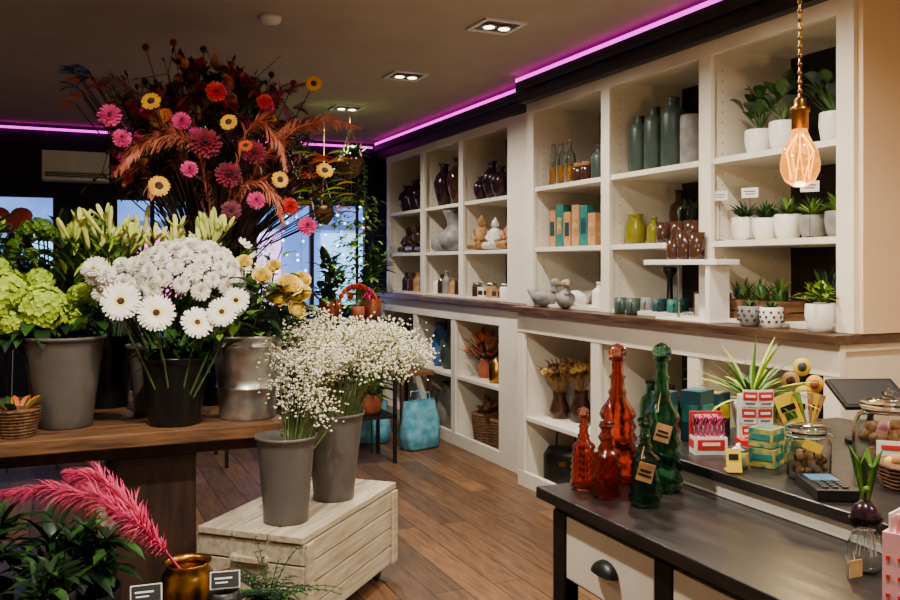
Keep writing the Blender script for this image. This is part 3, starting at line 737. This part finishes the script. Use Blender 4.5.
o.tube([(-.03,0,.04),(-.05,-.02,.03)],.001,M_tan,3); o.box((-.05,-.022,.018),(.03,.002,.03),M_tan); o.done()
o = B('pink_greeting_card_box',(1.262,.985,.9015),.35); o.box((0,0,.06),(.09,.07,.12),M_pinkp)
for i in range(6): o.box((0,-.03+.011*i,.125),(.082,.003,.05),M_white if i%2 else M_pinkp)
for i in range(12): o.box((-.035+(i%4)*.023,-.036,.02+(i//4)*.03),(.006,.002,.006),M_red)
for i in range(12): o.box((-.046,-.028+(i%4)*.018,.02+(i//4)*.03),(.002,.006,.006),M_red)
o.done()
o = vase('potted_spider_plant',1.83,1.96,ZR,[(.04,0),(.058,.08),(.06,.1)],M_white,20)
o.lathe([(.053,.085),(.03,.09),(0,.092)],M_soil,16)
for i in range(60): o.leaf((0,0,.09),rdir(.15),R.uniform(.14,.24),.012,(M_lgreen,M_green,M_lime)[i%3],.7,6)
o.done()

# ------------------------------------------------------------------ shelf stock : front section, bay 3
S1,S2,S3 = 1.961,1.566,1.1785
def pot(name,x,y,z,r,h,m,bumps=None,soil=True):
    o = vase(name,x,y,z,[(r*.7,0),(r*.88,h*.2),(r,h*.6),(r*.97,h*.97),(r*.93,h)],m,24,bumps)
    if soil: o.lathe([(r*.86,h*.88),(0,h*.92)],M_soil,16)
    return o
for x,y,r,h in ((2.99,3.15,.068,.12),(2.98,2.99,.066,.135),(3.02,2.74,.066,.14),(3.17,2.87,.06,.13)):
    o = pot('potted_broadleaf_plant',x,y,S1,r,h,M_white)
    for i in range(20):
        d = rdir(.68); b = V((0,0,h)); st = b+d*R.uniform(.06,.17); o.tube([tuple(b),tuple(st)],.003,M_stem,4); o.leaf(st,d+V((0,0,.3)),R.uniform(.06,.09),.06,(M_dgreen,M_green)[i%2],1.,6,pk=.55)
    o.done()
for i,(y,m) in enumerate(((3.24,M_white),(3.10,M_white),(2.965,M_white),(2.82,M_greyc),(2.68,M_greyc))):
    r = .06; h = .1 if i%2 else .11
    o = pot('potted_succulent',2.98,y,S2,r,h,m,(12,.03) if i in (0,2) else None)
    for k in range(34): o.leaf((0,0,h*.9),rdir(.45),R.uniform(.07,.11),.018,(M_green,M_lgreen)[k%2] if i>1 else (M_dgreen,M_green)[k%2],.1 if i%2 else .3,4,.4)
    o.done()
for x,y,z in ((2.885,3.30,S2),(2.885,3.10,S2),(2.885,2.75,S2)):
    o = B('price_card_holder',(x,y,z)); o.lathe([(.018,0),(.018,.004),(.003,.006)],M_blk,14); o.tube([(0,0,.004),(0,0,.2)],.0015,M_blk,5)
    q = Matrix.Translation((0,0,.215))@Matrix.Rotation(-1.0,4,'Z'); o.box((0,0,0),(.075,.004,.045),M_metalw,q); o.box((0,-.003,.006),(.05,.001,.004),M_screen,q); o.box((0,-.003,-.006),(.04,.001,.004),M_screen,q); o.done()
o = B('wooden_planter_crate',(2.97,3.12,S3))
for k in range(2):
    for s_ in (-1,1): o.box((s_*.07,0,.03+k*.055),(.012,.38,.048),M_tablew)
    for s_ in (-1,1): o.box((0,s_*.19,.03+k*.055),(.15,.012,.048),M_tablew)
o.box((0,0,.006),(.14,.37,.01),M_tablew)
for y in (-.12,0,.12):
    o.lathe([(.045,.012),(.052,.08),(.0,.085)],M_terra,16,(0,y,0)); o.lathe([(.02,.08),(.030,.11),(.030,.15),(.016,.175),(0,.18)],M_green,16,(0,y,0),bumps=(8,.12))
    for k in range(18): o.leaf((0,y,.1),rdir(.3),.13,.012,M_lgreen if k%2 else M_green,.3)
o.done()
for x,y,m in ((2.79,3.00,M_greyc),(2.79,2.87,M_white)):
    o = pot('patterned_flower_pot',x,y,S3,.05,.09,m)
    for a_ in range(10):
        for zz in (.03,.05,.07): o.box((math.cos(a_*pi/5+zz*20)*.049,math.sin(a_*pi/5+zz*20)*.049,zz),(.008,.008,.01),M_screen)
    for k in range(20): o.leaf((0,0,.08),rdir(.3),.05,.012,M_green,.3)
    o.done()
o = pot('potted_variegated_plant',2.80,2.62,S3,.056,.115,M_white); foliage(o,(0,0,.14),90,.075,.025,[M_lgreen,M_lime,M_green],.03,.0,.6); o.done()
o = pot('potted_aloe',3.0,2.76,S3,.06,.11,M_white)
for i in range(30): o.leaf((0,0,.1),rdir(.6),R.uniform(.14,.2),.02,(M_green,M_dgreen)[i%2],.2,5,.4)
o.done()

# bay 2
bt = lambda r,h: [(r*.9,0),(r,.01),(r,h*.6),(r*.85,h*.72),(r*.4,h*.8),(r*.36,h*.93),(r*.46,h*.95),(r*.46,h)]
bw = lambda r,h: [(r*.9,0),(r,.01),(r,h*.74),(r*.88,h*.82),(r*.5,h*.87),(r*.46,h*.96),(r*.55,h)]
for y,r,h,m in ((4.08,.058,.33,M_sage),(3.94,.060,.355,M_sage),(3.78,.066,.38,M_sage)):
    vase('stoneware_bottle_vase',2.99,y,S1,bw(r,h),m,24).done()
vase('grey_cylinder_vase',2.98,3.63,S1,[(.05,0),(.053,.01),(.053,.25),(.048,.265)],M_greyc,24).done()
vase('olive_glass_vase',2.97,4.09,S2,[(.05,0),(.06,.02),(.06,.1),(.04,.13),(.04,.16),(.05,.17)],M_olive,24,(12,.02)).done()
vase('olive_glass_vase',3.0,3.96,S2,bt(.04,.15),M_olive,20).done()
vase('brown_glass_vase',3.14,3.92,S2,bt(.055,.3),M_brng,20).done()
vase('green_glass_vase',3.08,3.76,S2,bw(.06,.24),M_greg,20).done()
for y in (3.66,3.55,3.78): vase('brown_glass_tumbler',2.93,y,S2,[(.036,0),(.042,.01),(.045,.11)],M_brng,20).done()
for x,y,m in ((2.86,4.07,M_sage),(2.86,3.96,M_sage),(2.95,3.85,M_dteal),(3.06,3.8,M_dteal),(2.99,4.02,M_greyc),(2.95,3.72,M_teal)):
    o = vase('ceramic_mug',x,y,S3,[(.033,0),(.038,.01),(.04,.09)],m,20); o.tube([(-.038*.7,-.038*.7,.07),(-.06*.7,-.06*.7,.065),(-.062*.7,-.062*.7,.03),(-.038*.7,-.038*.7,.018)],.005,m,6); o.done()
vase('tall_dark_candle_holder',3.1,3.95,S3,[(.05,0),(.02,.02),(.015,.2),(.04,.24),(.04,.26)],M_blk,16).done()
vase('green_glass_vase',3.12,3.62,S3,bt(.05,.26),M_greg,20).done()
o = B('display_riser',(2.80,3.42,S3)); o.box((0,0,.285),(.14,.54,.025),M_white); o.box((0,-.2,.136),(.12,.03,.272),M_white); o.box((0,.08,.136),(.012,.012,.272),M_steel); o.box((0,-.02,.006),(.13,.4,.011),M_white); o.done(.002)
for y,h in ((3.52,.10),(3.44,.14),(3.35,.13)):
    o = vase('brown_glass_tumbler',2.79,y,S3+.2985,[(.034,0),(.038,.01),(.04,h)],M_brng,20); o.lathe([(.033,.012),(.033,h*.6),(0,h*.62)],M_brng,16); o.done()
for y in (3.5,3.36):
    o = B('picture_frame',(2.95,y,S3),-1.3); o.box((0,0,.07),(.1,.012,.13),M_tablew); o.box((0,-.007,.07),(.08,.002,.11),M_white); o.box((0,.03,.03),(.02,.05,.006),M_tablew); o.done()

# bay 1
for i,y in enumerate((4.97,4.87,4.77)):
    o = vase('glass_oil_bottle',2.96,y,S1,bt(.038,.27),M_glass,18); o.lathe([(.031,.008),(.031,.13),(0,.132)],mat('amber_oil',(226,150,40),None,.3),16); o.lathe([(.012,.265),(.014,.28),(0,.29)],M_kraft,10); o.done()
for y in (4.67,4.58):
    o = vase('glass_spice_jar',2.96,y,S1,[(.033,0),(.035,.01),(.035,.09),(.028,.1)],M_brng,18); o.lathe([(.03,.1),(.03,.125),(0,.128)],M_kraft,14); o.done()
vase('grey_bottle_vase',3.02,4.46,S1,bt(.055,.28),M_greyc,20).done()
vase('grey_bottle_vase',2.91,4.37,S1,bt(.045,.2),M_sage,20).done()
for i,y in enumerate((4.95,4.86,4.77,4.67,4.58,4.49)):
    h = (.24,.27,.22,.26,.25,.2)[i]
    o = B('gift_bottle_box',(2.97,y,S2),.1); o.box((0,0,h/2),(.07,.07,h),M_kraft if i not in (1,4) else M_teal); o.box((-.0355,0,h*.5),(.002,.045,h*.4),M_tan if i%2 else M_dteal); o.box((0,-.0355,h*.5),(.045,.002,h*.4),M_tan); o.done(.002)
def duck(x,y,z,s,m,rz):
    o = B('ceramic_duck_figurine',(x,y,z),rz)
    o.ball((0,0,.045*s),.045*s,m,20,12,(1.55,.95,.98)); o.tube([(-.05*s,0,.06*s),(-.075*s,0,.075*s),(-.095*s,0,.085*s)],[.03*s,.017*s,.004*s],m,10)
    o.tube([(.035*s,0,.055*s),(.055*s,0,.08*s),(.052*s,0,.105*s),(.056*s,0,.118*s)],[.032*s,.02*s,.016*s,.018*s],m,12)
    o.ball((.06*s,0,.122*s),.023*s,m,14,10,(1.15,.9,.95)); o.tube([(.078*s,0,.12*s),(.1*s,0,.115*s),(.108*s,0,.115*s)],[.012*s,.009*s,.004*s],M_tan,10)
    for s_ in (-1,1):
        o.ball((-.008*s,.036*s*s_,.05*s),.03*s,m,12,8,(1.4,.35,.75)); o.ball((.066*s,.018*s*s_,.128*s),.003*s,M_dark,6,5)
    o.done()
duck(2.86,4.92,S3,1.3,M_greyc,-1.0); duck(2.86,4.66,S3,1.3,M_greyc,-2.0); duck(3.02,4.78,S3,1.25,M_white,2.2)
vase('grey_bottle_vase',2.95,4.42,S3,bt(.045,.17),M_white,20).done()
# ------------------------------------------------------------------ back section stock
amph = lambda r,h:[(r*.4,0),(r*.55,.01),(r*.9,h*.35),(r,h*.55),(r*.8,h*.72),(r*.38,h*.84),(r*.36,h*.93),(r*.55,h)]
def figurine(x,y,z,s,m):
    o = B('seated_buddha_figurine',(x,y,z),-1.0)
    o.ball((0,0,.03*s),.03*s,m,16,8,(2.4,1.7,1.0))
    for s_ in (-1,1):
        o.tube([(.015*s*s_,0,.03*s),(.062*s*s_,-.025*s,.026*s),(.0,-.05*s,.028*s)],[.024*s,.021*s,.014*s],m,10)
        o.tube([(.038*s*s_,0,.115*s),(.056*s*s_,-.008*s,.075*s),(.012*s*s_,-.045*s,.055*s)],[.015*s,.013*s,.01*s],m,8)
        o.ball((.023*s*s_,0,.155*s),.006*s,m,6,5,(.6,.8,1.8))
    o.lathe([(.036*s,.03*s),(.034*s,.07*s),(.043*s,.11*s),(.03*s,.128*s),(.012*s,.135*s),(.012*s,.142*s)],m,16,sy=.75)
    o.ball((0,-.002*s,.16*s),.024*s,m,16,10,(.92,1,1.18)); o.ball((0,-.0265*s,.158*s),.004*s,m,6,5,(.8,1,1.5)); o.ball((0,.002*s,.19*s),.010*s,m,10,6)
    for s_ in (-1,1): o.box((.009*s*s_,-.0235*s,.165*s),(.009*s,.003*s,.0015*s),M_dark)
    o.box((0,-.0235*s,.149*s),(.009*s,.003*s,.0015*s),M_dark)
    o.done()
for x,y,r,h in ((3.08,6.30,.065,.2),(3.1,6.14,.08,.3),(3.08,5.96,.08,.24),(3.12,5.78,.08,.34)): vase('aubergine_vase',x,y,S1,amph(r,h),M_aub,24).done()
for x,y,s_,m in ((3.07,6.27,1.4,M_tan),(3.07,6.03,1.25,M_white),(3.1,5.82,1.4,M_kraft)): figurine(x,y,S2,s_,m)
for i,y in enumerate((6.28,6.16,6.03,5.92,5.8)):
    if i%2: carton('small_gift_box',3.04,y,S3,.08,.07,.1,(M_white,M_tan)[i//2%2],M_brng,.2)
    else:
        o = vase('lidded_jar',3.04,y,S3,[(.04,0),(.045,.01),(.045,.1),(.035,.11)],(M_brng,M_tan,M_white)[i//2],18); o.lathe([(.038,.11),(.038,.13),(0,.135)],M_steel,18); o.done()
vase('tall_amphora_vase',3.1,7.08,S1,amph(.095,.38),M_aub,24).done()
vase('tall_amphora_vase',3.1,6.78,S1,amph(.10,.40),M_brng,24).done()
o = B('textured_grey_vase',(3.10,6.82,S2)); o.lathe(hollow([(.08,0),(.12,.02),(.15,.08),(.145,.15),(.10,.18),(.075,.22),(.08,.27),(.11,.33),(.115,.345)],.008),M_greyc,36,bumps=(18,.03)); o.done()
vase('textured_grey_vase',3.08,7.12,S2,[(.05,0),(.08,.04),(.08,.1),(.04,.14)],M_greyc,24,(12,.03)).done()
for i,y in enumerate((7.15,7.04,6.93,6.8,6.68)): vase('small_bottle_vase',3.06,y,S3,bt(.04,.16+.03*(i%3)),(M_white,M_brng,M_greyc,M_tan,M_brng)[i],18).done()
for y,h in ((7.98,.26),(7.75,.3),(7.55,.22)): vase('aubergine_vase',3.1,y,S1,amph(.09,h),M_aub,24).done()
for y,s_ in ((7.95,1.3),(7.7,1.5),(7.5,1.3)): figurine(3.1,y,S2,s_,M_brng)
for i,y in enumerate((7.95,7.8,7.65,7.5)): vase('small_bottle_vase',3.08,y,S3,bt(.045,.2),(M_aub,M_brng,M_tan,M_aub)[i],18).done()
# lower back bays
Lo = .5605
for y,r,h,m in ((7.10,.09,.38,M_blue),(6.88,.1,.33,M_sage),(6.66,.08,.28,M_greyc)): vase('tall_stoneware_vase',3.08,y,Lo,[(r*.7,0),(r,h*.2),(r*.95,h*.7),(r*.5,h*.88),(r*.6,h)],m,24).done()
for y in (7.95,7.7,7.45): vase('tall_stoneware_vase',3.1,y,Lo,[(.06,0),(.09,.1),(.07,.3),(.05,.34)],M_sage,20).done()
o = vase('dried_flower_arrangement',3.08,6.2,Lo,[(.05,0),(.08,.06),(.05,.15)],M_terra,20)
for i in range(80):
    d = rdir(.4); p = V((0,0,.12))+d*R.uniform(.1,.22); o.tube([(0,0,.1),tuple(p)],.002,M_bran,4); o.leaf(p,d,.08,.035,(M_terra,M_oran,M_tan)[i%3],.4)
o.done()
vase('gold_lantern',3.02,5.9,Lo,[(.06,0),(.07,.02),(.07,.14),(.03,.18),(.012,.2)],M_brass,8).done()
for y in (6.2,5.88):
    o = B('wicker_storage_basket',(3.1,y,.021))
    for k in range(12): o.lathe([(.11+.002*k,k*.022),(.118+.002*k,k*.022+.011),(.11+.002*k,k*.022+.022)],M_wick,28,bumps=(16,.025))
    o.lathe([(.105,.002),(.11,.02)],M_wick,20)
    foliage(o,(0,0,.28),40,.12,.03,[M_tan,M_terra],.05,.2,.4); o.done()
for y in (7.0,6.7): vase('floor_vase',3.12,y,.021,[(.08,0),(.12,.12),(.1,.3),(.06,.36),(.07,.4)],M_greyc,20).done()
# lower front bays
Lf=.461
for x,y,h in ((2.95,4.88,.17),(3.0,4.70,.2),(3.08,4.46,.18)):
    o = vase('dried_flower_arrangement',x,y,Lf,[(.05,0),(.07,.05),(.04,h*.8),(.045,h)],M_brng,20)
    for i in range(40):
        d = rdir(.75); p = V((0,0,h))+d*R.uniform(.08,.19); o.tube([(0,0,h-.04),tuple(p)],.002,M_tan,4); o.mum(p,d,.024,(M_tan,M_petaly,M_kraft)[i%3],M_bran); o.leaf(p,d+V((-.3,0,0)),.06,.02,M_tan,.6)
    o.done()
o = B('black_handbag',(2.98,4.85,.021),-.9); o.lathe([(.12,0),(.14,.02),(.14,.2),(.11,.25)],M_blk,24,sx=1.1,sy=.5); o.tube([(-.07,0,.23),(-.06,0,.34),(0,0,.38),(.06,0,.34),(.07,0,.23)],.007,M_blk,8); o.box((0,-.074,.16),(.04,.01,.03),M_brass); o.done()
for y,m in ((4.5,M_greyc),(3.95,M_sage),(3.65,M_aub)): vase('floor_vase',3.05,y,.021,[(.08,0),(.12,.1),(.1,.26),(.05,.32),(.06,.36)],m,20).done()
for y,m in ((4.02,M_greg),(3.85,M_brng),(3.65,M_greg),(3.1,M_olive),(2.85,M_greg)): vase('green_glass_vase',3.02,y,Lf,bt(.06,.34),m,20).done()
# ------------------------------------------------------------------ mid-ground props
o = B('wooden_bench',(2.69,7.0,0)); o.box((0,0,.555),(.30,.62,.035),M_tablew)
for x in (-.12,.12):
    for y in (-.27,.27): o.box((x,y,.268),(.035,.035,.536),M_legw)
o.done(.004)
vase('tall_stoneware_vase',2.68,6.95,.573,[(.05,0),(.08,.08),(.05,.22),(.06,.26)],M_dteal,20).done()
o = pot('potted_broadleaf_plant',2.68,7.17,.573,.06,.12,M_white)
foliage(o,(0,0,.2),40,.12,.05,[M_green,M_dgreen],.03,.1,.8); o.done()
def tote(x,y,rz,s):
    o = B('aqua_tote_bag',(x,y,0),rz); v=[]; f=[]; n=32
    pr = [(.13,.0,.9),(.17,.02,1.),(.18,.12,1.),(.17,.24,.9),(.155,.34,.72),(.15,.40,.62)]
    for j,(r,z,k) in enumerate(pr):
        for i in range(n):
            a = 2*pi*i/n; c,sn = math.cos(a),math.sin(a); e = .55
            wx = abs(c)**e*(1 if c>0 else -1); wy = abs(sn)**e*(1 if sn>0 else -1); wob = 1+.05*math.sin(5*a+z*17)
            v.append((r*wx*s*wob, r*.55*k*wy*s*wob, z*s))
    for j in range(len(pr)-1):
        for i in range(n): f.append((j*n+i,j*n+(i+1)%n,(j+1)*n+(i+1)%n,(j+1)*n+i))
    f.append(tuple(reversed(range(n)))); o.add(v,f,M_bag)
    for s_ in (-1,1): o.tube([(-.07*s,s_*.05*s,.37*s),(-.05*s,s_*.055*s,.47*s),(.05*s,s_*.055*s,.47*s),(.07*s,s_*.05*s,.37*s)],.006,M_bag)
    o.done()
tote(2.60,6.42,.3,.95); tote(2.32,6.78,-.2,.85)
def rack(x,y,w,d,hs):
    o = B('metal_plant_rack',(x,y,0)); H = max(hs)
    for sx in (-1,1):
        for sy in (-1,1): o.box((sx*(w/2-.012),sy*(d/2-.012),H/2),(.024,.024,H),M_blk)
    for h in hs: o.box((0,0,h-.01),(w,d,.02),M_blk)
    for k in range(5): o.box((-w/2+w*(k+.5)/5,d/2-.006,H/2),(.01,.01,H),M_blk)
    o.done()
rack(1.95,6.2,.6,.4,[.35,.85,1.05]); rack(.3,6.6,1.6,.5,[.5,.95])
for x,y,z,h,w in ((1.82,6.25,1.051,.3,.05),(2.12,6.22,1.051,.36,.04),(1.8,6.15,.351,.15,.05),(2.1,6.15,.351,.15,.05),(-.3,6.6,.951,.6,.06),(.05,6.6,.951,.7,.05),(.45,6.6,.951,.6,.06),(.85,6.6,.951,.5,.06)):
    o = pot('potted_foliage_plant',x,y,z,.085,.15,(M_terra,M_greyc,M_brng)[int(abs(x)*10)%3])
    for k in range(5):
        foliage(o,(R.uniform(-.05,.05),R.uniform(-.05,.05),.15+h*k/5),22,.16,w,[M_green,M_dgreen,M_lgreen],.05,.0,.8)
    o.tube([(0,0,.1),(0,0,.15+h)],.006,M_stem); o.done()
o = pot('potted_pink_flowers',1.97,6.06,1.051,.05,.10,M_terra)
for i in range(20):
    d = rdir(.3); o.tube([(0,0,.1),tuple(V((0,0,.12))+d*.13)],.002,M_stem,4); o.rose(V((0,0,.12))+d*.13,d,.022,(M_pinkf,M_oran,M_oran)[i%3])
o.done()
for x,y,z,s_,vine in ((2.12,6.72,2.15,.11,.5),(1.97,6.95,1.78,.08,.2),(1.7,7.1,2.0,.1,.35)):
    o = B('hanging_planter',(x,y,z)); o.lathe(hollow([(s_*.4,0),(s_*.8,.04),(s_,.1),(s_,.15)],.005),M_wick,20); o.lathe([(s_*.9,.13),(0,.135)],M_soil,14)
    for k in range(3):
        a = k*2*pi/3; o.tube([(s_*math.cos(a),s_*math.sin(a),.14),(0,0,.4)],.003,M_tan,4)
    o.tube([(0,0,.4),(0,0,ZC-z)],.003,M_tan,4)
    foliage(o,(0,0,.16),70,.14,.03,[M_green,M_dgreen,M_lgreen],.06,.0,1.)
    for k in range(12):
        a = R.uniform(0,2*pi); L = vine*R.uniform(.5,1); px,py = s_*1.1*math.cos(a),s_*1.1*math.sin(a)
        o.tube([(px*.8,py*.8,.15),(px,py,.1),(px*1.05,py*1.05,.1-L)],.002,M_stem,4)
        for q in range(int(L/.03)): o.leaf((px,py,.1-q*.03),(R.uniform(-1,1),R.uniform(-1,1),-.2),.045,.025,(M_green,M_lgreen)[q%2],.5,2)
    o.done()
o = vase('climbing_plant',2.56,7.9,0,[(.13,0),(.17,.2),(.18,.34)],M_greyc,24); o.tube([(0,0,.2),(0,0,2.2)],.015,M_bran,6)
for i in range(460):
    z = R.uniform(.5,2.1); a = R.uniform(0,2*pi); q = R.uniform(.02,.22); o.leaf((q*math.cos(a),q*math.sin(a),z),(math.cos(a),math.sin(a),R.uniform(-.5,.5)),.08,.045,(M_lgreen,M_lgreen,M_lime)[i%3],1.,3)
o.done()
o = B('added_glow_dots'); cols = [mat('glow_dot_blue',(120,190,255),None,es=10),mat('glow_dot_pink',(255,90,190),None,es=8),mat('glow_dot_cyan',(170,255,245),None,es=10)]  # added glowing dots, standing in for blue-white bright spots among the leaves
for k in range(6):
    x0 = 1.82+k*.2; o.tube([(x0,YB-.04,2.1),(x0,YB-.04,1.15)],.0015,M_blk,4)
    for j in range(10): o.ball((x0+R.uniform(-.06,.06),YB-.055,2.05-j*.095+R.uniform(-.03,.03)),.013,cols[(k+j)%3],6,4)
o.done()
o = B('heart_balloon',(-.35,7.5,1.80))
v=[];f=[];n=28;rg=8
for j in range(rg+1):
    ph = -pi/2+pi*j/rg
    for i in range(n):
        t = 2*pi*i/n; hx = 16*math.sin(t)**3; hz = 13*math.cos(t)-5*math.cos(2*t)-2*math.cos(3*t)-math.cos(4*t)
        v.append((hx*.010*math.cos(ph),.06*math.sin(ph),hz*.008*math.cos(ph)))
for j in range(rg):
    for i in range(n): f.append((j*n+i,j*n+(i+1)%n,(j+1)*n+(i+1)%n,(j+1)*n+i))
o.add(v,f,mat('red_foil',(216,90,74),(190,66,58),.4,.1))
o.tube([(0,0,-.13),(.02,0,-1.0),(0,0,-1.76)],.002,M_white,4); o.lathe([(.04,-1.80),(.04,-1.76),(0,-1.74)],M_blk,12)
o.done()

# ------------------------------------------------------------------ lights / world
sc = bpy.context.scene
w = bpy.data.worlds.new('evening_sky'); sc.world = w; w.use_nodes = True
bg = w.node_tree.nodes['Background']; bg.inputs[0].default_value = (.32,.5,1,1); bg.inputs[1].default_value = 1.1
cam = bpy.data.cameras.new('camera'); cam.lens = 35; cam.sensor_width = 36; cam.shift_y = -35/900; cam.clip_start = .05
co = bpy.data.objects.new('camera', cam); co.location = (0,0,1.45); co.rotation_euler = (pi/2,0,-math.radians(24.02)); sc.collection.objects.link(co); sc.camera = co
